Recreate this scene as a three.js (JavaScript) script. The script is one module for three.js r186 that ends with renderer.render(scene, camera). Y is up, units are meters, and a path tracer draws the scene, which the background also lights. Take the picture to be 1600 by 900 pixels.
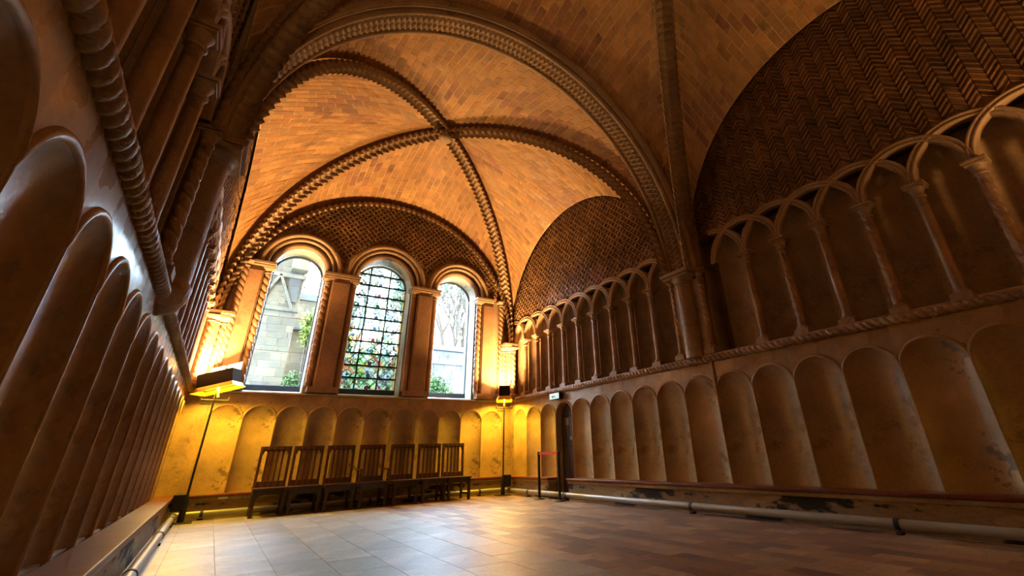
import * as THREE from 'three';
import { mergeGeometries } from 'three/addons/utils/BufferGeometryUtils.js';
import { RoundedBoxGeometry } from 'three/addons/geometries/RoundedBoxGeometry.js';
import { RectAreaLightUniformsLib } from 'three/addons/lights/RectAreaLightUniformsLib.js';

// ------------------------------------------------------------------ camera, sky, exposure
const W = 7.314;                                   // room width (x); far wall at z = 0, camera near z = 11.8
const FLOOR = 0.03;
const scene = new THREE.Scene();
const camera = new THREE.PerspectiveCamera(65.78, 1600 / 900, 0.05, 200);
camera.position.set(0.6964, 0.9396, 11.7778);
camera.rotation.set(0.4453, -0.616, -0.0336, 'YXZ');
camera.setViewOffset(1600, 900, -64, 75, 1600, 900);   // shifted lens
scene.background = new THREE.Color().setRGB(0.62, 0.81, 1.04);
scene.backgroundIntensity = 66.0;
const renderer = new THREE.WebGLRenderer({ antialias: true });
renderer.toneMapping = THREE.LinearToneMapping;
renderer.toneMappingExposure = 1.12;
renderer.shadowMap.enabled = true;
RectAreaLightUniformsLib.init();
const UP_POWER = 6.1, DOWN_POWER = 7.0, WEST = 0.15, UP_COL = [1, 0.53, 0.19], DOWN_COL = [1, 0.62, 0.05];

// ------------------------------------------------------------------ small helpers
function rng(seed) { let a = seed >>> 0; return () => { a = (a + 0x6d2b79f5) | 0; let t = Math.imul(a ^ (a >>> 15), 1 | a); t = (t + Math.imul(t ^ (t >>> 7), 61 | t)) ^ t; return ((t ^ (t >>> 14)) >>> 0) / 4294967296; }; }
const R0 = rng(7);
const V = (x, y, z) => new THREE.Vector3(x, y, z);
const PI = Math.PI, sin = Math.sin, cos = Math.cos;
const clamp = THREE.MathUtils.clamp, lerp = THREE.MathUtils.lerp;
const used = new Map();
function numbered(n) { const k = used.get(n) || 0; used.set(n, k + 1); return k ? n + '_' + String(k).padStart(3, '0') : n; }
function mesh(name, geo, mat, parent) {
  const m = new THREE.Mesh(geo, mat); m.name = numbered(name); m.castShadow = m.receiveShadow = true; (parent || scene).add(m); return m;
}
function group(name, parent, x = 0, y = 0, z = 0, ry = 0) {
  const g = new THREE.Group(); g.name = numbered(name); g.position.set(x, y, z); g.rotation.y = ry; (parent || scene).add(g); return g;
}
function tag(o, label, category, grp, kind) { if (label) o.userData.label = label; if (category) o.userData.category = category; if (grp) o.userData.group = grp; if (kind) o.userData.kind = kind; return o; }
// texture coordinates in metres, from the dominant axis of each face
function metric(g0, k = 1, ox = 0, oy = 0) {
  const g = g0.index ? g0.toNonIndexed() : g0; if (!g.attributes.normal) g.computeVertexNormals();
  const p = g.attributes.position, n = p.count, uv = new Float32Array(n * 2), a = V(), b = V(), c = V(), e = V(), f = V();
  for (let i = 0; i < n; i += 3) {
    a.fromBufferAttribute(p, i); b.fromBufferAttribute(p, i + 1); c.fromBufferAttribute(p, i + 2); e.subVectors(b, a).cross(f.subVectors(c, a));
    const X = Math.abs(e.x), Y = Math.abs(e.y), Z = Math.abs(e.z);
    [a, b, c].forEach((q, j) => { const [s, t] = X > Y && X > Z ? [q.z, q.y] : Y > Z ? [q.x, q.z] : [q.x, q.y]; uv[(i + j) * 2] = s * k + ox; uv[(i + j) * 2 + 1] = t * k + oy; });
  }
  g.setAttribute('uv', new THREE.BufferAttribute(uv, 2)); return g;
}
const clean = (g) => { const h = g.index ? g.toNonIndexed() : g; for (const k of Object.keys(h.attributes)) if (!['position', 'normal', 'uv'].includes(k)) h.deleteAttribute(k); return h; };
const join = (list) => list.length === 1 ? list[0] : mergeGeometries(list.map(clean));
// many pieces of several tones as one mesh with one material per tone
function toned(lumps) { const k = lumps.map((l, i) => [l, i]).filter(([l]) => l.length); return k.length ? [mergeGeometries(k.map(([l]) => join(l)), true), k.map(([, i]) => i)] : null; }
function box(x0, x1, y0, y1, z0, z1, r = 0) {
  const w = x1 - x0, h = y1 - y0, d = z1 - z0, g = r ? new RoundedBoxGeometry(w, h, d, 1, Math.min(r, w / 2.1, h / 2.1, d / 2.1)) : new THREE.BoxGeometry(w, h, d);
  return metric(g.translate((x0 + x1) / 2, (y0 + y1) / 2, (z0 + z1) / 2));
}
function grid(nu, nv, fn, flip = false) {           // smooth surface from fn(i, j) -> [x, y, z], uv by running length
  const pos = [], idx = [];
  for (let i = 0; i <= nu; i++) for (let j = 0; j <= nv; j++) pos.push(...fn(i, j));
  for (let i = 0; i < nu; i++) for (let j = 0; j < nv; j++) { const a = i * (nv + 1) + j, b = a + 1, c = a + nv + 1, d = c + 1; flip ? idx.push(a, b, c, b, d, c) : idx.push(a, c, b, b, c, d); }
  const g = new THREE.BufferGeometry(); g.setAttribute('position', new THREE.Float32BufferAttribute(pos, 3)); g.setIndex(idx); g.computeVertexNormals(); return g;
}
const lathe = (pts, seg = 20) => new THREE.LatheGeometry(pts.map((p) => new THREE.Vector2(p[0], p[1])), seg);
function shapeOf(pts) { const s = new THREE.Shape(); pts.forEach((p, i) => i ? s.lineTo(p[0], p[1]) : s.moveTo(p[0], p[1])); return s; }
function extrude(shape, z0, z1, bevel = 0, curve = 24) {
  const g = new THREE.ExtrudeGeometry(shape, { depth: z1 - z0 - 2 * bevel, bevelEnabled: bevel > 0, bevelSize: bevel, bevelThickness: bevel, bevelOffset: -bevel, bevelSegments: 1, curveSegments: curve });
  return metric(g.translate(0, 0, z0 + bevel));
}
function tube(pts, r, seg = 24, rad = 8, closed = false) { return new THREE.TubeGeometry(new THREE.CatmullRomCurve3(pts.map((p) => V(...p)), closed), seg, r, rad, closed); }

// is a point inside the photograph's frame?  (only used to choose which of many alike stones are single meshes)
camera.updateMatrixWorld(); camera.updateProjectionMatrix();
const pv = new THREE.Matrix4().multiplyMatrices(camera.projectionMatrix, camera.matrixWorldInverse), tv = new THREE.Vector4();
function seen(p) { tv.set(p.x, p.y, p.z, 1).applyMatrix4(pv); return tv.w > 0.1 && Math.abs(tv.x) < tv.w * 1.03 && Math.abs(tv.y) < tv.w * 1.03; }
const distTo = (p) => p.distanceTo(camera.position);

// ------------------------------------------------------------------ textures and materials
function lattice(n, seed) { const r = rng(seed), a = new Float32Array(n * n); for (let i = 0; i < a.length; i++) a[i] = r(); return a; }
function noiseField(size, seed, base, oct, gain = 0.55) {       // periodic value noise, 0..1
  const out = new Float32Array(size * size); let tot = 0, amp = 1;
  for (let o = 0, n = base; o < oct; o++, n *= 2, amp *= gain) {
    const L = lattice(n, seed + o * 17); tot += amp;
    for (let y = 0; y < size; y++) for (let x = 0; x < size; x++) {
      const fx = x / size * n, fy = y / size * n, ix = Math.floor(fx), iy = Math.floor(fy); let u = fx - ix, v = fy - iy; u = u * u * (3 - 2 * u); v = v * v * (3 - 2 * v);
      const x1 = (ix + 1) % n, y1 = (iy + 1) % n, i0 = ix % n, j0 = iy % n;
      out[y * size + x] += amp * lerp(lerp(L[j0 * n + i0], L[j0 * n + x1], u), lerp(L[y1 * n + i0], L[y1 * n + x1], u), v);
    }
  }
  let lo = 1e9, hi = -1e9; for (const q of out) { lo = Math.min(lo, q); hi = Math.max(hi, q); }
  for (let i = 0; i < out.length; i++) out[i] = (out[i] - lo) / (hi - lo); return out;
}
function texFrom(size, fn, srgb = true, rep = 1, repY = rep) {
  const d = new Uint8Array(size * size * 4);
  for (let i = 0; i < size * size; i++) { const c = fn(i, i % size, (i / size) | 0); d[i * 4] = clamp(c[0], 0, 1) * 255; d[i * 4 + 1] = clamp(c[1], 0, 1) * 255; d[i * 4 + 2] = clamp(c[2], 0, 1) * 255; d[i * 4 + 3] = 255; }
  const t = new THREE.DataTexture(d, size, size); t.wrapS = t.wrapT = THREE.RepeatWrapping; t.magFilter = t.minFilter = THREE.LinearFilter; if (srgb) t.colorSpace = THREE.SRGBColorSpace; t.repeat.set(rep, repY); t.needsUpdate = true; return t;
}
const S = 512, nA = noiseField(S, 1, 4, 6), nB = noiseField(S, 91, 8, 5, 0.7), nC = noiseField(S, 300, 64, 3, 0.7), nD = noiseField(S, 555, 3, 5, 0.5);
const smooth = THREE.MathUtils.smoothstep;
// worn limestone: mottled tone, grain, a few dark pits and pale scuffs (each with its own outline)
const stoneMap = texFrom(S, (i) => { let k = 0.80 + 0.26 * (nA[i] - 0.5) + 0.16 * (nC[i] - 0.5); const st = smooth(nB[i], 0.72, 0.80) * 0.09, pale = smooth(nD[i], 0.7, 0.76) * 0.05; k += pale - st; return [k, k * (0.985 - 0.03 * nD[i]), k * (0.96 - 0.07 * nA[i])]; }, true, 0.55);
const stoneBump = texFrom(S, (i) => { const k = 0.5 + 0.5 * (nC[i] - 0.5) + 0.35 * (nA[i] - 0.5); return [k, k, k]; }, false, 1.1);
const stoneRough = texFrom(S, (i) => { const k = 0.72 + 0.5 * (nA[i] - 0.5); return [1, k, 1]; }, false, 0.8);
// mildew-stained plaster for the bench fronts: dark growth with hard-edged patches
const stainMap = texFrom(S, (i) => { const g = 0.82 + 0.2 * (nC[i] - 0.5), m = smooth(nA[i] * 0.6 + nB[i] * 0.4, 0.50, 0.60), w = smooth(nD[i], 0.6, 0.66); const k = lerp(g, 0.13, m * 0.92); return [k + w * 0.12, k * 0.95 + w * 0.12, k * 0.86 + w * 0.11]; }, true, 0.36, 0.9);
const sootMap = texFrom(S, (i) => { const k = 0.84 + 0.2 * (nA[i] - 0.5) + 0.12 * (nC[i] - 0.5), m = smooth(nB[i] * 0.55 + nD[i] * 0.45, 0.60, 0.68) * 0.3; return [k * (1 - m), k * 0.97 * (1 - m), k * 0.9 * (1 - m)]; }, true, 0.8, 0.9);
const woodMap = texFrom(S, (i, x, y) => { const l = nA[((y >> 4) * S + x) % (S * S)], k = 0.62 + 0.5 * (nA[(y * S + ((x * 6) & (S - 1)))] - 0.5) + 0.16 * (l - 0.5); return [k, k * 0.97, k * 0.94]; }, true, 1.5);
const M = {};
const std = (o) => new THREE.MeshStandardMaterial({ side: THREE.DoubleSide, ...o });
const stoneMat = (hex, rough = 0.8, extra = {}) => std({ color: hex, map: stoneMap, bumpMap: stoneBump, bumpScale: 0.006, roughness: rough, roughnessMap: stoneRough, ...extra });
M.stone = stoneMat('#b99f80', 0.78);                 // dressed stone of walls, arches and shafts
M.niche = stoneMat('#bb9c76', 0.5, { bumpScale: 0.0015 });                  // seat niches, polished by backs
M.pale = stoneMat('#e6e0d2', 0.85);
M.nicheStained = std({ color: '#c0a078', map: sootMap, bumpMap: stoneBump, bumpScale: 0.0015, roughness: 0.5 });                  // limewashed window reveals
M.purbeck = stoneMat('#b29072', 0.6);
M.mortar = stoneMat('#dcc09a', 0.95);
M.vault = ['#c2965f', '#c0935c', '#c39961', '#bc8e57', '#c59c66', '#a9795a', '#cda263'].map((h) => stoneMat(h, 0.9));
M.diaper = ['#7d5c40', '#6b4b33', '#8c6c4e', '#573c28', '#75543b'].map((h) => stoneMat(h, 0.85));
M.diaperBed = stoneMat('#a8835a', 0.95);
const paving = (h) => new THREE.MeshPhysicalMaterial({ color: h, map: stoneMap, bumpMap: stoneBump, bumpScale: 0.001, roughness: 0.5, clearcoat: 0.6, clearcoatRoughness: 0.42, side: THREE.DoubleSide });
M.tile = ['#cda27c', '#b18868', '#96705a', '#dcba98', '#a27c64', '#c6a688', '#866858'].map(paving);
M.flag = ['#c2beb8', '#b7b1aa', '#cbc8c2', '#afaaa4', '#beb8b2'].map(paving);
M.floorBed = stoneMat('#8a7664', 0.9);
M.riser = std({ color: '#a8906c', map: stainMap, bumpMap: stoneBump, bumpScale: 0.006, roughness: 0.85 });
M.redSlab = new THREE.MeshPhysicalMaterial({ color: '#80462e', map: stoneMap, bumpMap: stoneBump, bumpScale: 0.001, roughness: 0.42, specularIntensity: 0.4, side: THREE.DoubleSide });
M.fillet = ['#a07d57', '#8e6d4a', '#ad8a63'].map((h) => stoneMat(h, 0.85));
M.oak = std({ color: '#7d4a30', map: woodMap, roughness: 0.42 });
M.oakDark = std({ color: '#5c3d2a', map: woodMap, roughness: 0.5 });
M.black = std({ color: '#0d0c0b', roughness: 0.5 });
M.blackBox = std({ color: '#141110', roughness: 0.6, metalness: 0.2 });
M.iron = std({ color: '#23272b', roughness: 0.6, metalness: 0.4 });
M.leadFrame = std({ color: '#3c4a55', roughness: 0.55, metalness: 0.2 });
M.pipe = std({ color: '#8d8a84', roughness: 0.42, metalness: 0.15 });
M.steel = std({ color: '#a09a90', roughness: 0.35, metalness: 0.8 });
M.red = std({ color: '#d8362e', roughness: 0.75 });
M.white = std({ color: '#e8e6df', roughness: 0.6 });
M.grey = std({ color: '#8a8680', roughness: 0.7 });


// ------------------------------------------------------------------ stone carving: niches, rope mouldings, shafts, ribs
// one concave seat niche with its front face: width w, opening half-width r, bottom y0, springing ys, top of the panel y1
function nicheGeo(w, r, y0, ys, y1, depth, foot = 0) {
  const out = [], na = 16, nh = 5, nd = 11;
  const shell = grid(na, nh + nd, (i, j) => {
    const q = i / na * 2 - 1;
    if (j <= nh) return [r * q, lerp(y0, ys, j / nh), -depth * Math.pow(1 - q * q, 0.8)];
    const th = (j - nh) / nd * PI / 2, x = q * cos(th), y = sin(th); return [r * x, ys + r * y, -depth * Math.pow(Math.max(0, 1 - x * x - y * y), 0.8)];
  });
  out.push(metric(shell));
  const s = shapeOf([[-w / 2, y0], [-w / 2, y1], [w / 2, y1], [w / 2, y0], [r, y0]]); s.lineTo(r, ys); s.absarc(0, ys, r, 0, PI, false); s.lineTo(-r, y0); s.lineTo(-w / 2, y0);
  out.push(metric(new THREE.ShapeGeometry(s, 28)));
  for (const e of [-1, 1]) out.push(metric(new THREE.CylinderGeometry(w / 2 - r, w / 2 - r, ys - y0 + 0.05, 8, 1, true, e < 0 ? 0 : -PI / 2, PI / 2).translate(e * w / 2, (ys + y0) / 2 + 0.03, 0)));
  return join(out);
}
function ringGeo(r0, prof, a0, a1, n, taper = 0) {             // half-round moulding: profile of [radius offset, height] swept round an arch
  return metric(grid(n, prof.length - 1, (i, j) => { const a = lerp(a0, a1, i / n), k = taper ? THREE.MathUtils.smoothstep(Math.min(a, PI - a), 0, taper) : 1, r = r0 + prof[j][0] * k; return [r * cos(a), r * sin(a), prof[j][1] * k]; }));
}
const rollProf = (w, h, n = 6) => Array.from({ length: n + 1 }, (_, k) => { const a = PI * k / n; return [w * 0.5 * (1 - cos(a)), h * sin(a)]; });
// twisted rope along +x from 0 to len
function ropeGeo(len, R, pitch, per) {
  const n = Math.round(len / pitch * per), m = 14;
  return metric(grid(n, m, (i, j) => { const a = j / m * 2 * PI, x = len * i / n, c = Math.abs(cos(a - PI * x / pitch)), r = R * (0.52 + 0.52 * Math.sqrt(c)); return [x, r * cos(a), r * sin(a)]; }), 1);
}
// a shaft standing on y = 0: plain, or twisted like a stick of barley sugar
function shaftGeo(h, R, twist) {
  if (!twist) return metric(new THREE.CylinderGeometry(R * 0.94, R, h, 16, 1, true).translate(0, h / 2, 0));
  const n = Math.round(h / 0.013), m = 18;
  return metric(grid(n, m, (i, j) => { const y = h * i / n, a = j / m * 2 * PI, r = R * (0.7 + 0.36 * Math.sqrt(Math.abs(cos(a + y * 1.45 / R)))); return [r * sin(a), y, r * cos(a)]; }));
}
const capitalGeo = (R, h) => join([metric(lathe([[R * 0.98, 0], [R * 1.25, 0.012], [R * 1.25, 0.03], [R * 0.98, 0.042], [R * 1.05, h * 0.35], [R * 1.45, h * 0.62], [R * 1.62, h * 0.68]], 16)), box(-R * 1.75, R * 1.75, h * 0.66, h * 0.8, -R * 1.75, R * 1.75, 0.008), box(-R * 2.0, R * 2.0, h * 0.8, h, -R * 2.0, R * 2.0, 0.01)]);
const plinthGeo = (R, h) => join([box(-R * 1.75, R * 1.75, 0, h * 0.6, -R * 1.75, R * 1.75, 0.008), metric(lathe([[R * 1.6, h * 0.6], [R * 1.68, h * 0.7], [R * 1.4, h * 0.8], [R * 1.3, h * 0.86], [R * 1.36, h * 0.93], [R, h]], 16))]);
function columnAt(parent, x, y, z, h, R, twist, ph = 0.13, ch = 0.2) {
  const c = group('column', parent, x, y, z);
  mesh('plinth', plinthCache(R, ph), M.stone, c);
  const s = mesh('shaft', shaftCache(h - ph - ch, R, twist), M.purbeck, c); s.position.y = ph;
  const k = mesh('capital', capitalCache(R, ch), M.stone, c); k.position.y = h - ch; return c;
}
const memo = (f) => { const m = new Map(); return (...a) => { const k = a.join(); if (!m.has(k)) m.set(k, f(...a)); return m.get(k); }; };
const plinthCache = memo(plinthGeo), shaftCache = memo(shaftGeo), capitalCache = memo(capitalGeo);
// a carved rib along a curve; relief(s, q) gives the extra height, s metres along, q in -1..1 across
function ribGeo(curve, axis, len, half, R, A, step, relief, na = 12, squash = 1) {
  const n = Math.round(len / step), P = [];
  const N = 400, acc = [0], pts = [curve(0)]; for (let i = 1; i <= N; i++) { pts.push(curve(i / N)); acc.push(acc[i - 1] + pts[i].distanceTo(pts[i - 1])); }
  const at = (s) => { let k = 0; const want = s * acc[N]; let lo = 0, hi = N; while (hi - lo > 1) { k = (lo + hi) >> 1; acc[k] <= want ? lo = k : hi = k; } const f = (want - acc[lo]) / (acc[hi] - acc[lo] || 1); return [pts[lo].clone().lerp(pts[hi], f), pts[hi].clone().sub(pts[lo]).normalize(), want]; };
  for (let i = 0; i <= n; i++) P.push(at(i / n));
  const B = axis.clone().normalize();
  return metric(grid(n, na, (i, j) => {
    const [p, t, s] = P[i], nrm = V().crossVectors(B, t).normalize(), q = j / na * 2 - 1, a = q * half, r = R + A * relief(s, q);
    return [p.x + r * (cos(a) * squash * nrm.x + sin(a) * B.x), p.y + r * (cos(a) * squash * nrm.y + sin(a) * B.y), p.z + r * (cos(a) * squash * nrm.z + sin(a) * B.z)];
  }));
}
const tri = (x) => Math.abs(2 * (x - Math.floor(x + 0.5)));        // 0..1..0 with period 1
const chevron = (p) => (s, q) => 1.5 * (tri(s / p + 0.6 * tri(q)) - 0.35);
const beads = (p) => (s, q) => Math.sqrt(Math.abs(sin(PI * s / p))) * 0.9 + 0.1 * cos(q * 9);

// ------------------------------------------------------------------ heights and pitches read from the place
const HB = 0.43, CORD = 2.28, LEDGE = 2.36, SPR = 3.92, TOPY = 8.95;
const Z1 = 6.40, Z2 = 6.93, Z3 = 13.5;              // transverse arch between the two bays; back wall behind the camera
const ROPE = 0.095, PITCH = 0.6661, NR = 0.318, NSPR = 1.705, SP = 0.6196;
const wallBox = (a, b, c, d, e, f) => box(a, b, c, d, e, f);

// ------------------------------------------------------------------ floor
const floor = mesh('floor', box(-1, W + 1, -0.35, FLOOR - 0.004, -0.6, Z3 + 0.6), M.floorBed); floor.userData.kind = 'structure';
{
  const tw = 0.203, r = rng(21), spots = [], EDGE = 3.63, all = [...M.tile, ...M.flag], NT = M.tile.length;
  const small = [0, 1, 2].map((k) => metric(new RoundedBoxGeometry(tw - 0.0035, 0.04, 0.4065, 1, 0.0015), 1, k * 0.37, k * 0.71));
  const large = [0, 1, 2].map((k) => metric(new RoundedBoxGeometry(0.4465, 0.04, 0.6065, 1, 0.0015), 1, k * 0.37, k * 0.71));
  for (let c = 0; c < 8; c++) for (let k = -1; k < 22; k++) { const z = 0.3 + k * 0.61 + (c % 2 ? 0.3 : 0); if (z > 0.2 && z < Z3 - 0.2) spots.push([0.05 + 0.45 * (c + 0.5), z, 1]); }
  const cols = Math.floor((W - 3.65) / tw) + 1;
  for (let c = 0; c < cols; c++) for (let k = -1; k < 33; k++) { const x = 3.65 + tw * (c + 0.5), z = 0.2 + k * 0.41 + (c % 2) * 0.2; if (z > 0.1 && z < Z3 - 0.1) spots.push([x, z, 0]); }
  spots.forEach((s) => { const p = V(s[0], FLOOR, s[1]); s.d = (seen(p) ? distTo(p) : 99) / (s[2] ? 2 : 1); });
  spots.sort((a, b) => a.d - b.d);
  const lumps = all.map(() => []);
  spots.forEach((s, i) => {
    const y = FLOOR - 0.0205 + (r() - 0.5) * 0.0012, tone = s[2] ? NT + ((r() * M.flag.length) | 0) : (r() * NT) | 0, g = (s[2] ? large : small)[(r() * 3) | 0], tx = (r() - 0.5) * 0.004, tz = (r() - 0.5) * 0.004;
    if (i < 300) { const m = mesh('floor_tile', g, all[tone], floor); m.position.set(s[0], y, s[1]); m.rotation.set(tx, 0, tz); }
    else lumps[tone].push(g.clone().rotateX(tx).rotateZ(tz).translate(s[0], y, s[1]));
  });
  const k = toned(lumps); mesh('far_floor_tiles', k[0], k[1].map((i) => all[i]), floor).userData.kind = 'stuff';
}

// ------------------------------------------------------------------ patterned masonry above the arcades (each little stone stands proud of its bed)
function prismStone(q, z0, h, inset) {               // q: four corners [x, y], counter-clockwise; bevelled top
  const cx = (q[0][0] + q[1][0] + q[2][0] + q[3][0]) / 4, cy = (q[0][1] + q[1][1] + q[2][1] + q[3][1]) / 4, top = q.map(([x, y]) => { const d = Math.hypot(x - cx, y - cy), k = 1 - inset / Math.max(d, inset * 2); return [cx + (x - cx) * k, cy + (y - cy) * k]; });
  const pos = [], uv = [], put = (...v) => v.forEach((p) => { pos.push(p[0], p[1], p[2]); uv.push(p[0], p[1]); });
  const b = q.map((p) => [p[0], p[1], z0]), t = top.map((p) => [p[0], p[1], z0 + h]);
  put(t[0], t[1], t[2], t[0], t[2], t[3]);
  for (let k = 0; k < 4; k++) { const n = (k + 1) % 4; put(b[k], b[n], t[n], b[k], t[n], t[k]); }
  const g = new THREE.BufferGeometry(); g.setAttribute('position', new THREE.Float32BufferAttribute(pos, 3)); g.setAttribute('uv', new THREE.Float32BufferAttribute(uv, 2)); g.computeVertexNormals(); return g;
}
// zigzag courses inside the region: dark stones parted by thin pale fillets; inside(x, y) tells where
function zigzagStones(x0, x1, y0, y1, inside, half, rise, course) {
  const list = [], j = 0.006, f = course * 0.34;
  for (let y = y0 - rise; y < y1; y += course) for (let k = 0, x = x0; x < x1; k++, x += half) {
    const up = k % 2 === 0, ya = y + (up ? 0 : rise), yb = y + (up ? rise : 0); if (!inside(x + half / 2, (ya + yb) / 2 + course / 2)) continue;
    const q = (a, b) => [[x + j * 0.3, ya + a], [x + half - j * 0.3, yb + a], [x + half - j * 0.3, yb + b], [x + j * 0.3, ya + b]];
    list.push([q(f + j, course - j), 0, 0.018, 0.008], [q(0, f), 1, 0.028, 0.006]);
  }
  return list;
}
// woven lattice on the diagonal: dark square stones between pale bars that pass over and under
function latticeStones(x0, x1, y0, y1, inside, P) {
  const list = [], c = Math.SQRT1_2, b = P * 0.15, n = Math.ceil((x1 - x0 + y1 - y0) / P);
  for (let u = -n; u < n; u++) for (let v = -n; v < n; v++) {
    const f = (s, t) => [x0 + (s - t) * c, y0 + (s + t) * c], U = u * P, W2 = v * P, m = f(U + P / 2, W2 + P / 2); if (!inside(m[0], m[1])) continue;
    const rect = (a, d, e, g) => [f(a, e), f(d, e), f(d, g), f(a, g)], over = (u + v) % 2 === 0;
    list.push([rect(U + b + 0.004, U + P - b - 0.004, W2 + b + 0.004, W2 + P - b - 0.004), 0, 0.02, 0.012]);
    list.push([rect(U - (over ? b : -b), U + P + (over ? b : -b), W2 - b, W2 + b), 1, 0.036, 0.006], [rect(U - b, U + b, W2 + (over ? b : -b), W2 + P - (over ? b : -b)), 1, 0.036, 0.006]);
  }
  return list;
}
function layStones(list, z0, parent, single, world, seed, name = 'pattern_stone') {   // list: [corners, material number, height, bevel]
  const r = rng(seed), mats = [...M.diaper, ...M.fillet]; list.forEach((s) => { const p = V((s[0][0][0] + s[0][2][0]) / 2, (s[0][0][1] + s[0][2][1]) / 2, z0); world(p); s.d = seen(p) ? distTo(p) : 99; });
  list.sort((a, b) => a.d - b.d); const lumps = mats.map(() => []);
  list.forEach((s, i) => { const t = s[1] ? M.diaper.length + ((r() * M.fillet.length) | 0) : (r() * M.diaper.length) | 0, g = prismStone(s[0], z0, s[2] * (0.85 + 0.3 * r()), s[3]); if (i < single && s.d < 90) mesh(name, g, mats[t], parent); else lumps[t].push(g); });
  const k = toned(lumps); if (k) mesh('far_' + name + 's', k[0], k[1].map((i) => mats[i]), parent).userData.kind = 'stuff';
}

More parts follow.
